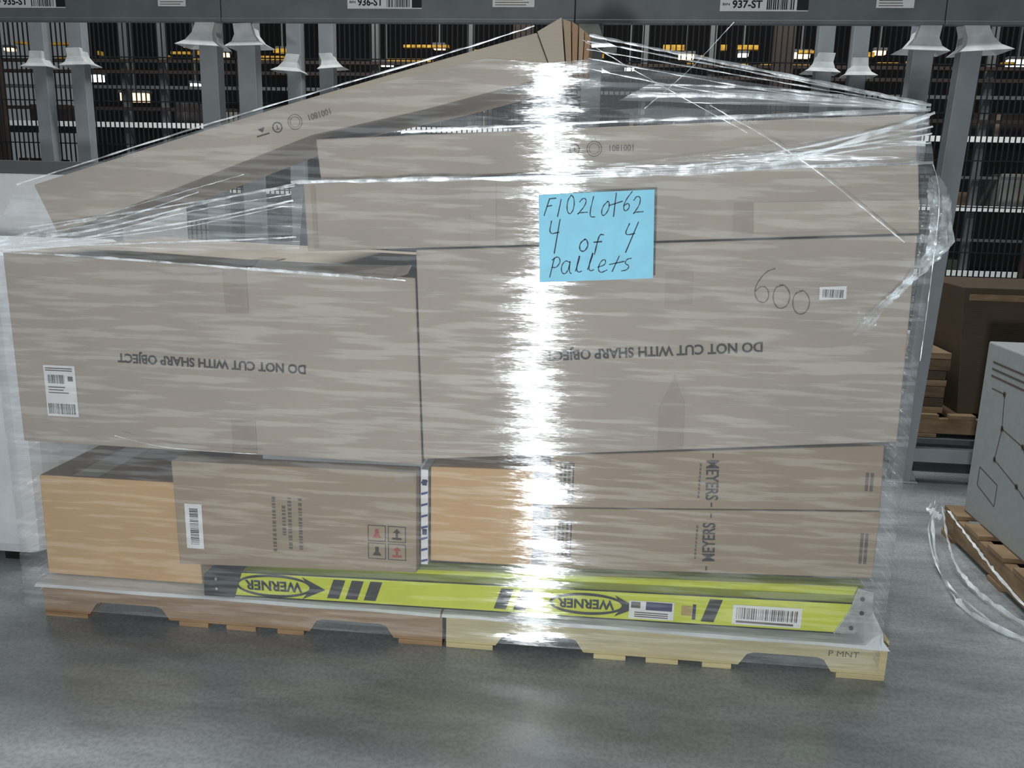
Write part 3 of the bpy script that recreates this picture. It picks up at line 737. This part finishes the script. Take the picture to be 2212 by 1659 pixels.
# ------------------------------------------------------------ neighbours
mb=MB(); mb.box((-2.3,.30,.03),(-1.43,1.0,1.06),M_wrap); o=mb.obj('wrapped_appliance',bevel=.05)
thing(o,'tall white plastic-wrapped appliance standing beside the load','appliance')
for xx in (-2.2,-1.6):
    mb=MB(); mb.box((xx,.35,0),(xx+.1,.95,.0298),M_boot); mb.obj('base_skid',o)
mb=MB(); mb.box((-2.6,1.06,0),(-1.50,1.6,1.30),M_white); mb.quad(-1.80,1.20,-1.77,1.235,1.0585,M_inkL); mb.quad(-1.797,1.203,-1.773,1.232,1.058,M_white)
text(mb,'ESS',-1.72,1.218,1.0585,.08,.03,0,M_inkL,0)
o=mb.obj('white_box',bevel=.004); thing(o,'tall white carton with grey lid behind the leaning box','cardboard box')
mb=MB(); mb.box((-2.61,1.05,1.301),(-1.49,1.61,1.35),M_dgrey); l=mb.obj('lid',o,bevel=.004); l['label']='dark grey lid'

rp=empty('wooden_pallet'); thing(rp,'wooden pallet under a white illustrated box','pallet')
for i in range(5):
    mb=MB(); y0=.25+i*.19; mb.box((1.78,y0,.10),(2.75,y0+.12,.118),M_woodD); mb.obj('top_board',rp,bevel=.002)
for x in (1.785,2.2,2.7):
    mb=MB(); mb.box((x,.25,.018),(x+.04,1.13,.0995),M_woodD); mb.obj('stringer',rp,bevel=.002)
for y0 in (.25,.62,1.03):
    mb=MB(); mb.box((1.78,y0,0),(2.75,y0+.1,.0175),M_woodD); mb.obj('bottom_board',rp,bevel=.002)
XB=1.83
mb=MB(); mb.box((XB,.22,.119),(2.6,1.08,.78),M_whiteG)
XS=XB-.001
def sidequad(y0,z0,y1,z1,m=M_inkL,x=XS): mb.add([(x,y0,z0),(x,y1,z0),(x,y1,z1),(x,y0,z1)],[(0,1,2,3)],m)
def sline(pts,t=.004):
    for (a,b_),(c,d) in zip(pts,pts[1:]):
        dv=Vector((c-a,d-b_)).normalized(); n=Vector((-dv.y,dv.x))*t/2
        mb.add([(XS,a+n.x,b_+n.y),(XS,c+n.x,d+n.y),(XS,c-n.x,d-n.y),(XS,a-n.x,b_-n.y)],[(0,1,2,3)],M_inkL)
sline([(1.0,.62),(.90,.62),(.88,.50),(.72,.48),(.65,.40),(.45,.42)]); sline([(.88,.50),(.90,.38),(.72,.34),(.6,.3),(.4,.3)]); sline([(1.0,.32),(1.0,.25),(.85,.22),(.85,.3),(1.0,.32)])
for (a,b_) in ((.90,.62),(.88,.5),(.72,.48),(.9,.38),(.72,.34)): sidequad(a-.009,b_-.009,a+.009,b_+.009,M_inkL)
for i in range(3): sidequad(.65,.66+i*.025,1.02,.667+i*.025)
o=mb.obj('white_box',bevel=.006); thing(o,'white carton with black line drawings on a pallet','cardboard box')
pf=empty('plastic_film_scrap'); thing(pf,'loose white plastic film trailing from a pallet onto the floor','plastic film')
for i,(p,w) in enumerate([([(1.755,1.12,.12),(1.69,1.0,.11),(1.64,.80,.03),(1.60,.55,.015),(1.63,.35,.015),(1.8,.20,.015)],.018),
    ([(1.76,1.1,.12),(1.71,.9,.07),(1.68,.7,.03),(1.70,.48,.02),(1.8,.18,.02)],.016),
    ([(1.765,1.05,.12),(1.76,.8,.09),(1.765,.6,.06),(1.765,.24,.04)],.012),
    ([(1.75,1.12,.12),(1.66,.95,.08),(1.62,.72,.02),(1.615,.5,.02),(1.66,.3,.02),(1.8,.12,.02)],.010),
    ([(1.74,1.13,.12),(1.69,1.05,.13),(1.71,.98,.12)],.025)]):
    strand(p,w,mat=M_loop,seed=20+i,wob=.003,parent=pf,name='film_rope')

st=empty('wooden_pallet'); thing(st,'old wooden pallet lying inside the rack bay','pallet')
for i in range(6):
    mb=MB(); x=1.92+i*.17; mb.box((x,1.95,.262),(x+.12,2.7,.282),M_woodD); mb.obj('top_board',st,bevel=.002)
for yv in (1.96,2.3,2.64):
    mb=MB(); mb.box((1.92,yv,.186),(2.9,yv+.04,.2615),M_woodD); mb.obj('stringer',st,bevel=.002)
for i in (0,3,5):
    mb=MB(); x=1.92+i*.17; mb.box((x,1.95,.168),(x+.12,2.7,.1855),M_woodD); mb.obj('bottom_board',st,bevel=.002)
mb=MB(); mb.box((1.80,1.93,.13),(3.3,2.75,.166),M_farG); mb.obj('deck',rack)
zz=.2835
for i in range(7):
    mb=MB(); h_=.03+.012*(i%3); dx=r.uniform(-.02,.0); mb.box((1.90+dx,1.98,zz),(2.075+dx,2.6,zz+h_),[M_woodD,M_cardX,M_woodX][i%3])
    thing(mb.obj('wooden_board',bevel=.002),'flat board stacked on an old pallet','board','stacked flat boards'); zz+=h_+.002
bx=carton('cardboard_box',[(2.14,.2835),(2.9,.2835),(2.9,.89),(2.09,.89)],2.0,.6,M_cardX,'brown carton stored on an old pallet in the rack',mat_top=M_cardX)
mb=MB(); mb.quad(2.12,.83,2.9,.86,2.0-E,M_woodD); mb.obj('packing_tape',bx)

# ------------------------------------------------------------ lights
def area(name,loc,target,sx,sy,power,col=(1,1,1)):
    l=bpy.data.lights.new(name,'AREA'); l.shape='RECTANGLE'; l.size=sx; l.size_y=sy; l.energy=power; l.color=col
    o=bpy.data.objects.new(name,l); COL.objects.link(o); o.location=loc
    o.rotation_euler=(Vector(target)-Vector(loc)).to_track_quat('-Z','Y').to_euler(); return o
area('ceiling_lamp_rear',(.3,1.7,6.5),(.3,.2,0),3.0,.7,300,(.98,1,1))
area('added_glare_light',(.06,-3.1,.98),(.1,0,.85),.12,.12,62,(.95,.98,1))  # added low light, placed so the film shows a glare column
area('added_aisle_light',(0,4.6,4.6),(0,6.2,1.2),8,.4,95,(1,1,1))  # added light, aimed at the pale shelf edges of the far rack
area('added_beam_light',(0,5.3,3.9),(0,6.5,2.6),9,.1,100,(1,.92,.8))  # added narrow light that brightens the yellow beams
wd=bpy.data.worlds.new('w'); sc.world=wd; wd.use_nodes=True
wd.node_tree.nodes['Background'].inputs[0].default_value=(.88,.95,1,1); wd.node_tree.nodes['Background'].inputs[1].default_value=.14

# ------------------------------------------------------------ camera
yaw,pitch,roll=.10158,.22291,.02431
f=Vector((-math.sin(yaw)*math.cos(pitch),math.cos(yaw)*math.cos(pitch),-math.sin(pitch)))
rr=Vector((math.cos(yaw),math.sin(yaw),0)); uu=rr.cross(f)
c,s=math.cos(roll),math.sin(roll); r2=c*rr+s*uu; u2=-s*rr+c*uu
Mx=Matrix((r2,u2,-f)).transposed().to_4x4(); Mx.translation=Vector((.39738,-2.15844,1.27124))
cd=bpy.data.cameras.new('camera'); cam=bpy.data.objects.new('camera',cd); COL.objects.link(cam)
cam.matrix_world=Mx; cd.sensor_fit='HORIZONTAL'; cd.sensor_width=36; cd.lens=36*1821.86/2212; cd.clip_start=.05
sc.camera=cam
